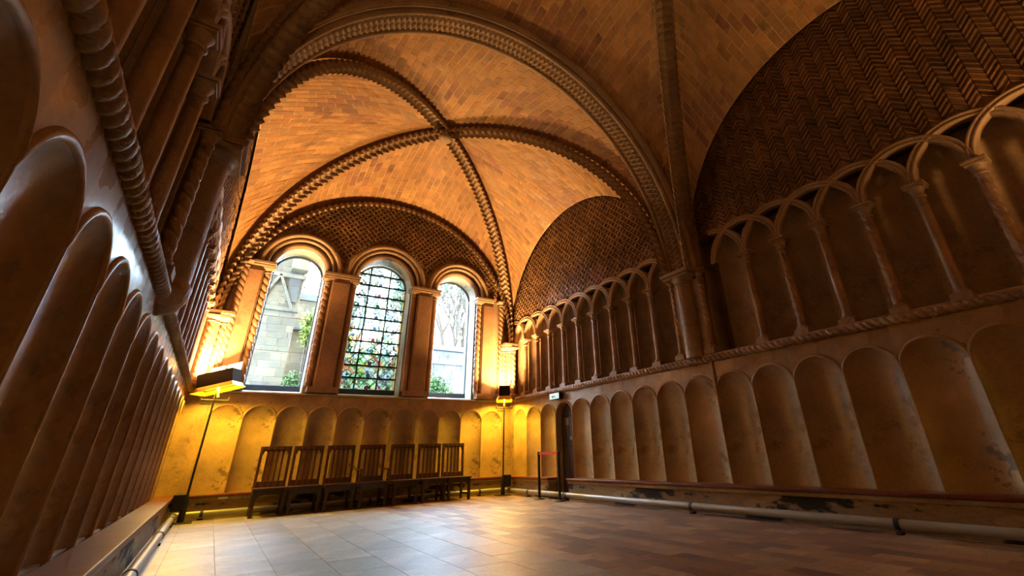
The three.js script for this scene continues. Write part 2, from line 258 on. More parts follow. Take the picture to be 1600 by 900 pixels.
// ------------------------------------------------------------------ the two side walls, built in their own axes: x along the wall, z towards the room
const nicheSide = nicheGeo(PITCH, NR, HB - 0.05, NSPR, CORD, 0.12), nicheRing = ringGeo(NR + 0.002, [[0, 0], [0.004, 0.012], [0.018, 0.022], [0.034, 0.018], [0.044, 0.004], [0.048, -0.004]], 0.0, PI, 36, 0.28).translate(0, NSPR, 0);
const recess = metric(grid(14, 14, (i, j) => {         // pointed hollow behind each pair of shafts
  const q = i / 14 * 2 - 1, r = 0.305, y0 = LEDGE, ys = 3.9; if (j <= 4) return [r * q, lerp(y0, ys, j / 4), -0.17 * Math.pow(1 - q * q, 0.7)];
  const th = (j - 4) / 10 * PI / 2, x = q * cos(th), y = sin(th); return [r * x, ys + 0.56 * y, -0.17 * Math.pow(Math.max(0, 1 - x * x - y * y), 0.7)];
}));
function sideWall(name, sgn, cols, nich0, nichN, door, twist) {
  const root = group(name, null, sgn > 0 ? W : 0, 0, 0, sgn > 0 ? -PI / 2 : PI / 2); root.userData.kind = 'structure';
  const X = (z) => sgn > 0 ? z : -z;                 // world z -> own x
  const world = (p) => { root.updateMatrixWorld(); return p.applyMatrix4(root.matrixWorld); };
  const span = (za, zb, ...q) => box(Math.min(X(za), X(zb)), Math.max(X(za), X(zb)), ...q);
  const gaps = door ? [[-0.6, door[0]], [door[1], Z3 + 0.6]] : [[-0.6, Z3 + 0.6]];
  const core = [span(-0.6, Z3 + 0.6, LEDGE - 0.02, TOPY, -1.1, -0.46)];
  for (const [a, b] of gaps) core.push(span(a, b, -0.3, LEDGE, -1.1, -0.24), span(a, b, -0.3, HB, -0.3, -0.02));
  if (door) core.push(span(door[0], door[1], 2.05, LEDGE, -1.1, -0.2));
  mesh('wall_core', join(core), M.stone, root);
  // seat niches
  let zlo = 1e9, zhi = -1e9;
  for (let i = 0; i < nichN; i++) {
    const z = nich0 + i * PITCH; zlo = Math.min(zlo, z); zhi = Math.max(zhi, z);
    if (door && Math.abs(z - (door[0] + door[1]) / 2) < 0.1) {
      const s = shapeOf([[-PITCH / 2, FLOOR], [-PITCH / 2, CORD], [PITCH / 2, CORD], [PITCH / 2, FLOOR]]);
      const q = new THREE.Path(); q.moveTo(-NR, FLOOR + 0.001); q.lineTo(-NR, NSPR); q.absarc(0, NSPR, NR, PI, 0, true); q.lineTo(NR, FLOOR + 0.001); s.holes = [q];
      const m = mesh('doorway', extrude(s, -0.24, 0), M.niche, root); m.position.x = X(z); mesh('arch_moulding', nicheRing, M.niche, m); continue;
    }
    const m = mesh('seat_niche', nicheSide, sgn > 0 && (i < 3 || i % 5 === 4) ? M.nicheStained : M.niche, root); m.position.x = X(z); mesh('arch_moulding', nicheRing, M.niche, m);
  }
  const fills = []; if (zlo - PITCH / 2 > -0.1) fills.push(span(-0.1, zlo - PITCH / 2, HB - 0.05, CORD, -0.1, 0)); if (zhi + PITCH / 2 < Z3) fills.push(span(zhi + PITCH / 2, Z3, HB - 0.05, CORD, -0.1, 0));
  fills.push(span(-0.1, Z3, CORD - 0.002, LEDGE, -0.5, 0.012));
  mesh('plain_face', join(fills), M.niche, root);
  // rope moulding under the upper arcade
  for (const [a, b] of [[0.05, 6.55], [6.55, Z3]]) { const m = mesh('rope_moulding', ropeGeo(b - a, 0.062, ROPE, 12), M.stone, root); m.position.set(sgn > 0 ? a : -b, CORD + 0.02, 0.018); }
  mesh('string_course', span(0, Z3, LEDGE - 0.03, LEDGE + 0.012, -0.4, 0.05, 0.012), M.stone, root);
  // upper arcade
  for (const [bay, z0, n, capN] of cols) {
    const back = [];
    for (let i = -1; i < n; i++) { const z = z0 + (i + 0.5) * SP; if (z - SP / 2 < -0.2) continue; const m = mesh('arcade_recess', recess, M.stone, root); m.position.set(X(z), 0, -0.19); }
    for (let i = 0; i < n; i++) { const z = z0 + i * SP; if (z < 0.1) continue; columnAt(root, X(z), LEDGE + 0.01, -0.085, SPR - LEDGE - 0.01, 0.062, twist(bay, i)); }
    const prof = [[-0.056, -0.11], [-0.056, -0.025], [-0.046, -0.004], [-0.028, 0.006], [-0.008, -0.006], [0, -0.016], [0.008, -0.006], [0.028, 0.006], [0.046, -0.004], [0.056, -0.025], [0.056, -0.11]];
    for (let i = -1; i <= n; i++) {
      const a0 = i === -1 ? 0 : 0, z = z0 + i * SP; let lo = 0, hi = PI;
      if (i === -1) { if (sgn > 0) hi = PI / 2; else lo = PI / 2; } if (i === n) { if (sgn > 0) lo = PI / 2; else hi = PI / 2; }
      if (z < -0.3) continue;
      const m = mesh('arcade_arch', ringCache(SP, lo, hi, i & 1), M.stone, root); m.position.set(X(z), SPR, -0.04 - 0.004 * (i & 1));
    }
    function ringCache(r, lo, hi) { return ringGeo(r, prof, lo, hi, 26); }
    // plain wall over the arcade, its lower edge following the arches, up to the vault
    const zs = bay === 0 ? [-0.05, Z1] : [Z2, Z3], s = new THREE.Shape(), rr = SP + 0.03, ya = SPR + Math.sqrt(rr * rr - SP * SP / 4);
    let first = true; const put = (z, y) => { const q = [X(z), y]; first ? s.moveTo(...q) : s.lineTo(...q); first = false; };
    put(zs[0], TOPY); put(zs[0], ya);
    for (let i = -1; i <= n; i++) for (let k = 0; k <= 10; k++) { const z = z0 + (i - 0.5 + k / 10) * SP, d = (k / 10 - 0.5) * SP; if (z > zs[0] && z < zs[1]) put(z, SPR + Math.sqrt(rr * rr - d * d)); }
    put(zs[1], ya); put(zs[1], TOPY);
    mesh('upper_wall', extrude(s, -0.48, -0.09), M.diaperBed, root);
    const zc = (Math.max(zs[0], 0) + zs[1]) / 2, az = (zs[1] - Math.max(zs[0], 0)) / 2, bw = bay === 0 ? 3.12 : 3.35;
    const inside = (x, y) => { const z = sgn > 0 ? x : -x; const ph = (z - zc) / az; if (Math.abs(ph) > 0.985) return false; let k = Math.round((z - z0) / SP), d = z - z0 - k * SP; const low = SPR + Math.sqrt(Math.max(0, (SP + 0.07) ** 2 - d * d)); return y > low && y < SPR + 0.05 + bw * Math.sqrt(1 - ph * ph) + 0.05; };
    const lo = Math.min(X(zs[0]), X(zs[1])), hi = Math.max(X(zs[0]), X(zs[1]));
    const panel = group('patterned_masonry', root);
    const L = bay === 0 ? latticeStones(lo, hi, SPR + 0.3, SPR + 3.6, inside, 0.12) : zigzagStones(lo, hi, SPR + 0.4, SPR + 3.6, inside, 0.135, 0.13, 0.088);
    layStones(L, -0.092, panel, sgn > 0 ? 300 : 0, world, 40 + bay + (sgn > 0 ? 9 : 0));
  }
  // responds that carry the transverse arch
  const pier = group('respond', root, X(6.67), 0, 0);
  mesh('pilaster', join([box(-0.42, 0.42, LEDGE, SPR + 0.02, -0.5, -0.1, 0.01), box(-0.31, 0.31, LEDGE, SPR - 0.15, -0.2, 0.0, 0.01)]), M.stone, pier);
  const hc = mesh('half_column', metric(new THREE.CylinderGeometry(0.165, 0.17, SPR - 0.2 - LEDGE, 24, 1, true).translate(0, (SPR - 0.2 + LEDGE) / 2, 0)), M.stone, pier); hc.position.z = 0.0;
  if (sgn > 0) mesh('wall_step', span(6.93, 6.99, 1.72, CORD, -0.05, 0.03, 0.008), M.stone, root);
  else { const cb = mesh('corbel', metric(lathe([[0.001, 2.13], [0.07, 2.15], [0.14, 2.2], [0.185, 2.28], [0.2, 2.36], [0.2, 2.4], [0.17, 2.44]], 24)), M.stone, pier); cb.position.z = 0; }
  mesh('capital', join([metric(lathe([[0.165, 3.70], [0.19, 3.715], [0.19, 3.735], [0.168, 3.75], [0.21, 3.8], [0.25, 3.83]], 24)), box(-0.3, 0.3, 3.82, 3.87, -0.2, 0.25, 0.008), box(-0.33, 0.33, 3.87, 3.94, -0.3, 0.29, 0.012)]), M.stone, pier);
  for (const dz of [-0.31, 0.34]) columnAt(root, X(6.67 + dz), LEDGE + 0.01, -0.03, SPR - LEDGE - 0.01, 0.058, true, 0.16, 0.2);
  return root;
}
const wallRight = sideWall('wall_right', 1, [[0, 0.781, 9], [1, 7.96, 9]], 0.6365, 19, [2.3025, 2.9687], (b, i) => b === 1 ? i % 2 === 1 : false);
const wallLeft = sideWall('wall_left', -1, [[0, 0.70, 9], [1, 7.75, 9]], 0.297, 20, null, (b, i) => false);

// ------------------------------------------------------------------ far wall with three round-headed windows
const WIN = [[0.90, 2.03], [2.80, 4.22], [4.98, 6.20]], WSPR = 5.21, SILL = 2.33, GLASSZ = -0.62;
{
  const root = group('wall_back'); root.userData.kind = 'structure';
  const EP = 0.6051, E0 = 0.719, geo = nicheGeo(EP, 0.283, HB - 0.05, 1.728, CORD - 0.03, 0.095), ring = ringGeo(0.285, [[0, 0], [0.004, 0.012], [0.018, 0.022], [0.034, 0.018], [0.044, 0.004], [0.048, -0.004]], 0, PI, 36, 0.28).translate(0, 1.728, 0);
  for (let i = 0; i < 11; i++) { const m = mesh('seat_niche', geo, [0, 1, 4, 5, 9, 10].includes(i) ? M.nicheStained : M.niche, root); m.position.x = E0 + i * EP; mesh('arch_moulding', ring, M.niche, m); }
  mesh('plain_face', join([box(-0.3, E0 - EP / 2, HB - 0.05, CORD - 0.03, -0.1, 0), box(E0 + 10.5 * EP, W + 0.3, HB - 0.05, CORD - 0.03, -0.1, 0), box(-0.3, W + 0.3, CORD - 0.032, SILL - 0.05, -0.3, 0.012)]), M.niche, root);
  mesh('wall_core', join([box(-1.1, W + 1.1, -0.3, SILL - 0.05, -0.8, -0.2), box(-1.1, W + 1.1, -0.3, HB, -0.3, -0.02)]), M.stone, root);
  const plate = (pad, z0, z1, bev) => {
    const s = shapeOf([[-1.1, SILL - 0.06], [W + 1.1, SILL - 0.06], [W + 1.1, TOPY], [-1.1, TOPY]]);
    for (const [a, b] of WIN) { const c = (a + b) / 2, r = (b - a) / 2 + pad, h = new THREE.Path(); h.moveTo(c - r, SILL - 0.02); h.lineTo(c - r, WSPR); h.absarc(c, WSPR, r, PI, 0, true); h.lineTo(c + r, SILL - 0.02); h.closePath(); s.holes.push(h); }
    return extrude(s, z0, z1, bev, 28);
  };
  mesh('upper_wall', join([plate(0.0, -0.80, -0.17, 0), plate(0.165, -0.17, 0, 0)]), M.stone, root);
  // carved arches round the window heads: three orders of rolls
  for (const [a, b] of WIN) {
    const c = (a + b) / 2, r = (b - a) / 2, g = group('window_arch', root, c, WSPR, 0);
    mesh('inner_order', join([ringGeo(r + 0.005, rollProf(0.115, 0.06, 8), 0, PI, 40).translate(0, 0, -0.15), ringGeo(r + 0.0, [[0, -0.16], [-0.012, -0.15], [0, -0.13], [0.02, -0.12]], 0, PI, 40)]), M.stone, g);
    mesh('middle_order', ringGeo(r + 0.125, [[0, -0.02], [0.01, 0.02], [0.035, 0.04], [0.065, 0.03], [0.08, 0.0], [0.09, -0.012], [0.1, 0.0]], 0, PI, 44), M.stone, g);
    mesh('outer_order', ringGeo(r + 0.225, [[0, 0], [0.005, 0.05], [0.035, 0.085], [0.075, 0.085], [0.105, 0.05], [0.115, 0.02], [0.135, 0.03], [0.15, 0.0]], 0, PI, 44), M.stone, g);
    const bd = []; for (let k = 0; k < 40; k++) { const an = PI * (k + 0.5) / 40, rr = r + 0.40; bd.push(new THREE.SphereGeometry(0.021, 6, 5).translate(rr * cos(an), rr * sin(an), 0.008)); }
    mesh('bead_row', metric(join(bd)), M.stone, g);
  }
  // piers between the windows: pilaster, nook shafts, impost
  const piers = [[0.42, WIN[0][0]], [WIN[0][1], WIN[1][0]], [WIN[1][1], WIN[2][0]], [WIN[2][1], 6.72]];
  piers.forEach(([a, b], i) => {
    const g = group('window_pier', root, 0, 0, 0), H = WSPR - 0.12, la = i > 0, rb = i < 3;
    mesh('pilaster', join([box(a + (la ? 0.185 : 0), b - (rb ? 0.185 : 0), SILL + 0.02, H - 0.1, -0.05, 0.05, 0.02), box(a + (la ? 0.06 : 0), b - (rb ? 0.06 : 0), SILL, SILL + 0.13, -0.15, 0.075, 0.012)]), M.purbeck, g);
    for (const [x, on, tw] of [[a + 0.08, la, i === 1 || i === 3], [b - 0.08, rb, i === 0]]) if (on) {
      const s = mesh('nook_shaft', shaftCache(H - 0.14 - SILL - 0.12, 0.076, tw), M.purbeck, g); s.position.set(x, SILL + 0.12, -0.075);
      const k = mesh('capital', capitalCache(0.066, 0.16), M.stone, g); k.position.set(x, H - 0.155, -0.065);
    }
    mesh('impost', join([box(a - (la ? 0.03 : 0), b + (rb ? 0.03 : 0), H, H + 0.05, -0.25, 0.085, 0.012), box(a - (la ? 0.045 : 0), b + (rb ? 0.045 : 0), H + 0.05, WSPR, -0.25, 0.11, 0.012)]), M.stone, g);
  });
  // corner clusters: two twisted shafts, a plain one and the capital that takes the vault ribs
  for (const s of [0, 1]) {
    const g = group('corner_respond', root), m = (x) => s ? W - x : x;
    mesh('pilaster', join([box(Math.min(m(-0.1), m(0.2)), Math.max(m(-0.1), m(0.2)), LEDGE - 0.02, 3.75, -0.1, 0.16, 0.015), box(Math.min(m(0.2), m(0.44)), Math.max(m(0.2), m(0.44)), SILL, WSPR - 0.2, -0.1, 0.03, 0.01)]), M.stone, g);
    for (const [x, z, tw, h] of [[0.36, 0.075, true, WSPR - 0.16 - LEDGE], [0.26, 0.10, true, 1.30], [0.12, 0.20, false, 1.30], [0.05, 0.30, true, 1.30]]) columnAt(root, m(x), LEDGE, z, h + 0.1, 0.066, tw, 0.12, 0.15);
    mesh('capital', join([box(Math.min(m(-0.05), m(0.36)), Math.max(m(-0.05), m(0.36)), 3.70, 3.78, -0.1, 0.38, 0.02), box(Math.min(m(-0.05), m(0.39)), Math.max(m(-0.05), m(0.39)), 3.78, 3.86, -0.1, 0.42, 0.015)]), M.stone, g);
    mesh('impost', box(Math.min(m(-0.1), m(0.46)), Math.max(m(-0.1), m(0.46)), WSPR - 0.12, WSPR, -0.2, 0.1, 0.012), M.stone, g);
  }
  // patterned masonry round the window heads
  const inside = (x, y) => { if (x < 0.1 || x > W - 0.1 || y < WSPR + 0.06) return false; for (const [a, b] of WIN) { const c = (a + b) / 2, r = (b - a) / 2 + 0.41; if (Math.hypot(x - c, Math.max(0, y - WSPR)) < r || (Math.abs(x - c) < r && y < WSPR)) return false; } const ph = (x - W / 2) / (W / 2); return y < SPR + 0.1 + 3.6 * Math.sqrt(1 - ph * ph); };
  const panel = group('patterned_masonry', root);
  layStones(latticeStones(0, W, WSPR, SPR + 3.9, inside, 0.11), 0, panel, 300, (p) => p, 77);
  mesh('window_ledge', join([box(-0.05, W + 0.05, SILL - 0.06, SILL - 0.035, -0.85, 0.04, 0.008)]), M.pale, root);
  for (const [a, b] of WIN) mesh('sloping_sill', extrude(shapeOf([[-0.75, SILL - 0.06], [-0.75, SILL + 0.095], [0.035, SILL - 0.03], [0.045, SILL - 0.06]]), -b - 0.02, -a + 0.02).rotateY(-PI / 2), M.pale, root);
}
// the wall behind the camera and the shell overhead
{
  const root = group('wall_front'); root.userData.kind = 'structure';
  mesh('wall_core', box(-1.1, W + 1.1, -0.3, TOPY, Z3, Z3 + 0.7), M.stone, root);
}

// ------------------------------------------------------------------ ceiling: two bays of ribbed vault between transverse arches
{
  const root = group('ceiling'); root.userData.kind = 'structure';
  mesh('roof_slab', box(-1.3, W + 1.3, TOPY - 0.05, TOPY + 0.3, -1.0, Z3 + 0.9), M.stone, root);
  mesh('upper_storey', box(-16, W + 16, TOPY + 0.3, 19, -0.9, -0.3), M.stone, root);
  const YS = SPR + 0.03;
  const bays = [{ a: 0.0, b: Z1, H: 4.30, side: 3.12, ends: [3.62, 3.87] }, { a: Z2, b: Z3, H: 4.30, side: 3.35, ends: [3.87, 3.8] }];
  const rv = rng(5);
  bays.forEach((B, bi) => {
    const xc = W / 2, zc = (B.a + B.b) / 2, ax = W / 2, az = (B.b - B.a) / 2;
    const cells = [
      { wall: (p) => V(0, YS + B.side * sin(p), zc + az * cos(p)), c: (p) => [-1, Math.sign(cos(p))] },
      { wall: (p) => V(W, YS + B.side * sin(p), zc - az * cos(p)), c: (p) => [1, -Math.sign(cos(p))] },
      { wall: (p) => V(xc - ax * cos(p), YS + B.ends[0] * sin(p), B.a), c: (p) => [-Math.sign(cos(p)), -1] },
      { wall: (p) => V(xc + ax * cos(p), YS + B.ends[1] * sin(p), B.b), c: (p) => [Math.sign(cos(p)), 1] },
    ];
    cells.forEach((C, ci) => {
      const D = (p) => { const [sx, sz] = C.c(p), f = Math.abs(cos(p)); return V(xc + sx * ax * f, YS + B.H * sin(p), zc + sz * az * f); };
      const at = (p, u, lift = 0) => { const q = C.wall(p).lerp(D(p), u); q.y += 0.16 * sin(PI * u) * sin(p) + lift; return q; };
      const cell = mesh('vault_cell', join([metric(grid(48, 10, (i, j) => at(PI * i / 48, j / 10).toArray())), metric(grid(48, 10, (i, j) => at(PI * i / 48, j / 10, 0.16).toArray(), true))]), M.mortar, root);
      const list = [], n = 70;
      for (let k = 1; k < n - 1; k++) {
        const p0 = PI * k / n, p1 = PI * (k + 1) / n, len = at((p0 + p1) / 2, 0).distanceTo(at((p0 + p1) / 2, 1)); if (len < 0.2) continue;
        const step = 0.35 / len, off = (k % 2) * 0.5 * step + (rv() - 0.5) * 0.15 * step;
        for (let u = -off; u < 1; u += step) { const u0 = Math.max(0, u), u1 = Math.min(1, u + step); if (u1 - u0 > 0.12 * step) list.push([p0, p1, u0, u1, len]); }
      }
      const nrm = V(), lumps = M.vault.map(() => []); let single = 0;
      list.forEach((s) => { s.p = at((s[0] + s[1]) / 2, (s[2] + s[3]) / 2); s.v = seen(s.p) ? distTo(s.p) : 99; }); list.sort((a, b) => a.v - b.v);
      for (const [p0, p1, u0, u1, len] of list.map((q) => q)) {
        const ju = 0.008 / len, jp = 0.0026, q = [at(p0 + jp, u0 + ju), at(p1 - jp, u0 + ju), at(p1 - jp, u1 - ju), at(p0 + jp, u1 - ju)];
        const e1 = q[1].clone().sub(q[0]), e2 = q[3].clone().sub(q[0]); nrm.crossVectors(e1, e2).normalize(); if (nrm.y > 0) nrm.negate(); const flipW = V().crossVectors(e1, e2).dot(nrm) < 0;
        const prj = 0.001 + 0.003 * rv(), mid = at((p0 + p1) / 2, (u0 + u1) / 2), vis = seen(mid);
        const pos = [], uv = [], top = q.map((c) => c.clone().addScaledVector(nrm, prj + 0.003)), bot = q.map((c) => c.clone().addScaledVector(nrm, -0.03)), ox = rv() * 5, oy = rv() * 5, lw = e2.length(), lh = e1.length(), T = [[0, 0], [0, lh], [lw, lh], [lw, 0]];
        const put = (...is) => { const a = flipW ? is.reverse() : is; a.forEach(([c, t]) => { pos.push(c.x, c.y, c.z); uv.push(T[t][0] + ox, T[t][1] + oy); }); };
        put([top[0], 0], [top[1], 1], [top[2], 2]); put([top[0], 0], [top[2], 2], [top[3], 3]);
        for (let k = 0; k < 4; k++) { const m = (k + 1) % 4; put([bot[k], k], [bot[m], m], [top[m], m]); put([bot[k], k], [top[m], m], [top[k], k]); }
        const g = new THREE.BufferGeometry(); g.setAttribute('position', new THREE.Float32BufferAttribute(pos, 3)); g.setAttribute('uv', new THREE.Float32BufferAttribute(uv, 2)); g.computeVertexNormals();
        const wob = sin(mid.x * 2.1 + mid.z * 1.3 + ci) + sin(mid.x * 1.1 - mid.z * 2.3 + mid.y) + sin(mid.z * 3.1 + mid.y * 2.2), tone = wob > 1.25 && rv() < 0.6 ? 5 : wob < -1.5 && rv() < 0.5 ? 6 : (rv() * 5) | 0;
        if (vis && single < 300) { single++; mesh('vault_stone', g, M.vault[tone], cell); } else lumps[tone].push(g);
      }
      const tk = toned(lumps); if (tk) mesh('far_vault_stones', tk[0], tk[1].map((i) => M.vault[i]), cell).userData.kind = 'stuff';
    });
    // diagonal ribs, one from each corner to the crown
    for (const sx of [-1, 1]) for (const sz of [-1, 1]) {
      const curve = (t) => { const p = t * PI / 2, f = cos(p) * 0.97; return V(xc + sx * ax * f, YS - 0.08 + (B.H - 0.1) * sin(p), zc + sz * az * f); };
      const dir = V(-sx * ax, 0, -sz * az).normalize(), axis = V().crossVectors(dir, V(0, 1, 0));
      const geo = bi === 0 ? ribGeo(curve, axis, 6.4, 1.9, 0.125, 0.042, 0.022, chevron(0.15), 18) : ribGeo(curve, axis, 6.4, 1.9, 0.14, 0.034, 0.02, beads(0.13), 12);
      mesh('diagonal_rib', geo, M.stone, root);
    }
    if (bi === 0) {
      const wr = (t) => V(xc - (ax - 0.12) * cos(t * PI), YS - 0.1 + 3.55 * sin(t * PI), 0.11);
      mesh('wall_rib', ribGeo(wr, V(0, 0, 1), 11.3, 1.9, 0.1, 0.04, 0.02, chevron(0.15), 12), M.stone, root);
      const cross = metric(new THREE.SphereGeometry(0.17, 16, 10).scale(1, 0.6, 1)); mesh('boss', cross, M.stone, root).position.set(xc, YS - 0.08 + B.H - 0.24, zc);
    }
  });
  // transverse arch: solid ring wall, zigzag soffit between two rolls
  const ax = 3.60, by = 3.84, ell = (a, b, n = 60) => Array.from({ length: n + 1 }, (_, i) => [W / 2 + a * cos(PI * i / n), SPR - 0.04 + b * sin(PI * i / n)]);
  const arch = group('transverse_arch', root);
  const s = shapeOf([[-0.4, SPR - 0.04], [-0.4, TOPY], [W + 0.4, TOPY], [W + 0.4, SPR - 0.04], ...ell(ax, by)]);
  mesh('arch_ring', extrude(s, Z1 - 0.02, Z2 + 0.02), M.stone, arch);
  const per = 0.2, len = 11.7, nS = Math.round(len / per) * 12;
  mesh('zigzag_soffit', metric(grid(nS, 20, (i, j) => {
    const a = PI * i / nS, q = j / 20 * 2 - 1, sl = len * i / nS, w = (tri(sl / per) - 0.5) * 1.7, h = Math.max(0, 1 - Math.abs(q - w * 0.9) / 0.26, 1 - Math.abs(q + w * 0.9) / 0.26), d = 0.008 + 0.042 * Math.min(1, Math.sqrt(h) * 1.1) * (Math.abs(q) > 0.97 ? 0 : 1);
    return [W / 2 + (ax - d) * cos(a), SPR - 0.04 + (by - d) * sin(a), (Z1 + Z2) / 2 - 0.03 + q * 0.17];
  })), M.stone, arch);
  const roll = (z, off, r) => ribGeo((t) => V(W / 2 + (ax + off) * cos(t * PI), SPR - 0.04 + (by + off) * sin(t * PI), z), V(0, 0, 1), 11.7, PI, r, 0, 0.1, () => 0, 10);
  mesh('edge_roll', roll(Z1 + 0.03, -0.01, 0.045), M.stone, arch); mesh('edge_roll', roll(Z2 - 0.085, -0.012, 0.05), M.stone, arch); mesh('edge_roll', roll(Z2 + 0.0, 0.085, 0.085), M.stone, arch);
}

// ------------------------------------------------------------------ window glazing
function canvasTex(w, h, draw) { const c = document.createElement('canvas'); c.width = w; c.height = h; draw(c.getContext('2d'), w, h); const t = new THREE.CanvasTexture(c); t.colorSpace = THREE.SRGBColorSpace; t.magFilter = THREE.LinearFilter; return t; }
const grisaille = canvasTex(768, 1792, (g, w, h) => {           // painted and stained quarries: leaf scrolls, roundels, coloured strips
  const r = rng(404); g.fillStyle = '#96a08e'; g.fillRect(0, 0, w, h);
  const tint = ['#7f9a72', '#9aa384', '#6f946e', '#a3a8a4', '#a8a27a', '#7d9a92', '#939cab'];
  for (let k = 0; k < 300; k++) { g.fillStyle = tint[(r() * tint.length) | 0]; const x = r() * w, y = r() * h, s = 34 + 56 * r(); g.beginPath(); g.moveTo(x, y - s); g.lineTo(x + s * 0.7, y); g.lineTo(x, y + s); g.lineTo(x - s * 0.7, y); g.fill(); }
  for (let k = 0; k < 60; k++) { const y = h * (0.52 + 0.46 * r()); g.fillStyle = ['#a8624c', '#a98f3c', '#4f8434', '#9a4a40', '#a58a58'][(r() * 5) | 0]; const x = r() * w, a = r() < 0.5 ? 1 : -1; g.beginPath(); g.moveTo(x, y); g.lineTo(x + 74, y + a * 80); g.lineTo(x + 98, y + a * 60); g.lineTo(x + 24, y - a * 20); g.fill(); }
  g.lineWidth = 8; g.strokeStyle = '#0c120d';
  for (let k = 0; k < 300; k++) { const x = r() * w, y = r() * h, a = r() * 7, q = 16 + 26 * r(); g.beginPath(); g.arc(x, y, q, a, a + 2.4 + 1.8 * r()); g.stroke(); }
  g.lineWidth = 8; for (let x = -h * 0.4; x < w; x += 130) { g.beginPath(); g.moveTo(x, h * 0.6); g.lineTo(x + h * 0.4, h); g.moveTo(x + h * 0.4, h * 0.6); g.lineTo(x, h); g.stroke(); }
  g.fillStyle = '#a8946c'; g.fillRect(0, 0, 40, h); g.fillRect(w - 40, 0, 40, h); for (let y = 0; y < h; y += 48) { g.fillStyle = ['#94463e', '#6c8444', '#a08c44'][(r() * 3) | 0]; g.fillRect(7, y + 8, 26, 30); g.fillRect(w - 33, y + 8, 26, 30); } g.fillStyle = '#0c120d'; g.fillRect(38, 0, 8, h); g.fillRect(w - 46, 0, 8, h);
  for (let k = 0; k < 11; k++) for (const fx of [0.15, 0.5, 0.84]) { const y = h - 90 - k * 156; g.fillStyle = ['#131c2e', '#3c1018', '#12241a', '#201a26'][(k * 3 + (fx * 10 | 0)) % 4]; g.beginPath(); g.arc(fx * w, y, fx === 0.5 ? 28 : 16, 0, 7); g.fill(); g.lineWidth = 7; g.beginPath(); g.arc(fx * w, y, 52, 0, 7); g.stroke(); }
});
M.pane = new THREE.MeshPhysicalMaterial({ color: '#eef4f4', roughness: 0.04, transmission: 1, thickness: 0, ior: 1.5, side: THREE.DoubleSide });
M.painted = new THREE.MeshPhysicalMaterial({ color: '#d0d0d0', map: grisaille, roughness: 0.55, transmission: 1, thickness: 0, ior: 1.5, side: THREE.DoubleSide });
WIN.forEach(([a, b], wi) => {
  const c = (a + b) / 2, r = (b - a) / 2 + 0.02, spr = WSPR - 0.06, bot = SILL + 0.06, root = group('window_' + (wi + 1), null, c, 0, GLASSZ); root.userData.kind = 'structure';
  const outline = (k, y0) => { const s = new THREE.Shape(); s.moveTo(-r + k, y0); s.lineTo(-r + k, spr); s.absarc(0, spr, r - k, PI, 0, true); s.lineTo(r - k, y0); s.closePath(); return s; };
  const fr = outline(0, bot); fr.holes.push(outline(0.045, bot + 0.13));
  mesh('window_frame', extrude(fr, -0.03, 0.03, 0.004), wi === 1 ? M.pale : M.leadFrame, root);
  mesh('bottom_rail', box(-r, r, bot, bot + 0.13, -0.05, 0.05, 0.006), M.leadFrame, root);
  const reveal = []; { const R = (b - a) / 2; reveal.push(metric(grid(40, 1, (i, j) => [-(R - 0.002) * cos(PI * i / 40), WSPR + (R - 0.002) * sin(PI * i / 40), j ? 0.44 : -0.1])), box(-R, -R + 0.004, SILL, WSPR, -0.1, 0.44), box(R - 0.004, R, SILL, WSPR, -0.1, 0.44)); reveal.push(box(R - 0.02, R + 0.02, WSPR - 0.03, WSPR + 0.03, -0.05, 0.46, 0.008), box(-R - 0.02, -R + 0.02, WSPR - 0.03, WSPR + 0.03, -0.05, 0.46, 0.008)); }
  mesh('window_reveal', join(reveal), M.pale, root);
  const xs = wi === 1 ? [-r, -r + 0.43, -r + 0.43 + 0.54, r] : [-r, r], top = (x) => spr + Math.sqrt(Math.max(0, (r - 0.02) ** 2 - x * x)), ys = [bot + 0.1];
  const H = spr + r, rows = wi === 1 ? 11 : 4; for (let k = 1; k <= rows; k++) ys.push(bot + 0.1 + (H - bot - 0.1) * k / rows);
  for (let i = 0; i < xs.length - 1; i++) for (let k = 0; k < rows; k++) {
    const pts = [], n = 12, lo = ys[k], hi = ys[k + 1], up = [];
    for (let q = 0; q <= n; q++) { const x = lerp(xs[i], xs[i + 1], q / n), t = top(x); if (t > lo + 0.002) up.push([x, Math.min(hi, t)]); }
    if (up.length < 2) continue; pts.push([up[0][0], lo], [up[up.length - 1][0], lo], ...up.reverse());
    const g = new THREE.ShapeGeometry(shapeOf(pts)), p = g.attributes.position, uv = g.attributes.uv; for (let q = 0; q < p.count; q++) uv.setXY(q, (p.getX(q) + r) / (2 * r), (p.getY(q) - bot) / (H - bot));
    mesh('pane', g, wi === 1 ? M.painted : M.pane, root);
  }
  if (wi === 1) {
    for (let k = 1; k < rows; k++) { const x = Math.min(r, Math.sqrt(Math.max(0, r * r - Math.max(0, ys[k] - spr) ** 2))); mesh('saddle_bar', box(-x, x, ys[k] - 0.016, ys[k] + 0.016, -0.02, 0.04), M.iron, root); }
    for (let i = 1; i < 3; i++) mesh('stanchion_bar', box(xs[i] - 0.014, xs[i] + 0.014, bot + 0.1, top(xs[i]), -0.012, 0.026), M.iron, root);
  } else for (let k = 1; k < rows; k++) { const x = Math.min(r, Math.sqrt(Math.max(0, r * r - Math.max(0, ys[k] - spr) ** 2))); mesh('saddle_bar', box(-x, x, ys[k] - 0.004, ys[k] + 0.004, -0.006, 0.008), M.steel, root); }
});

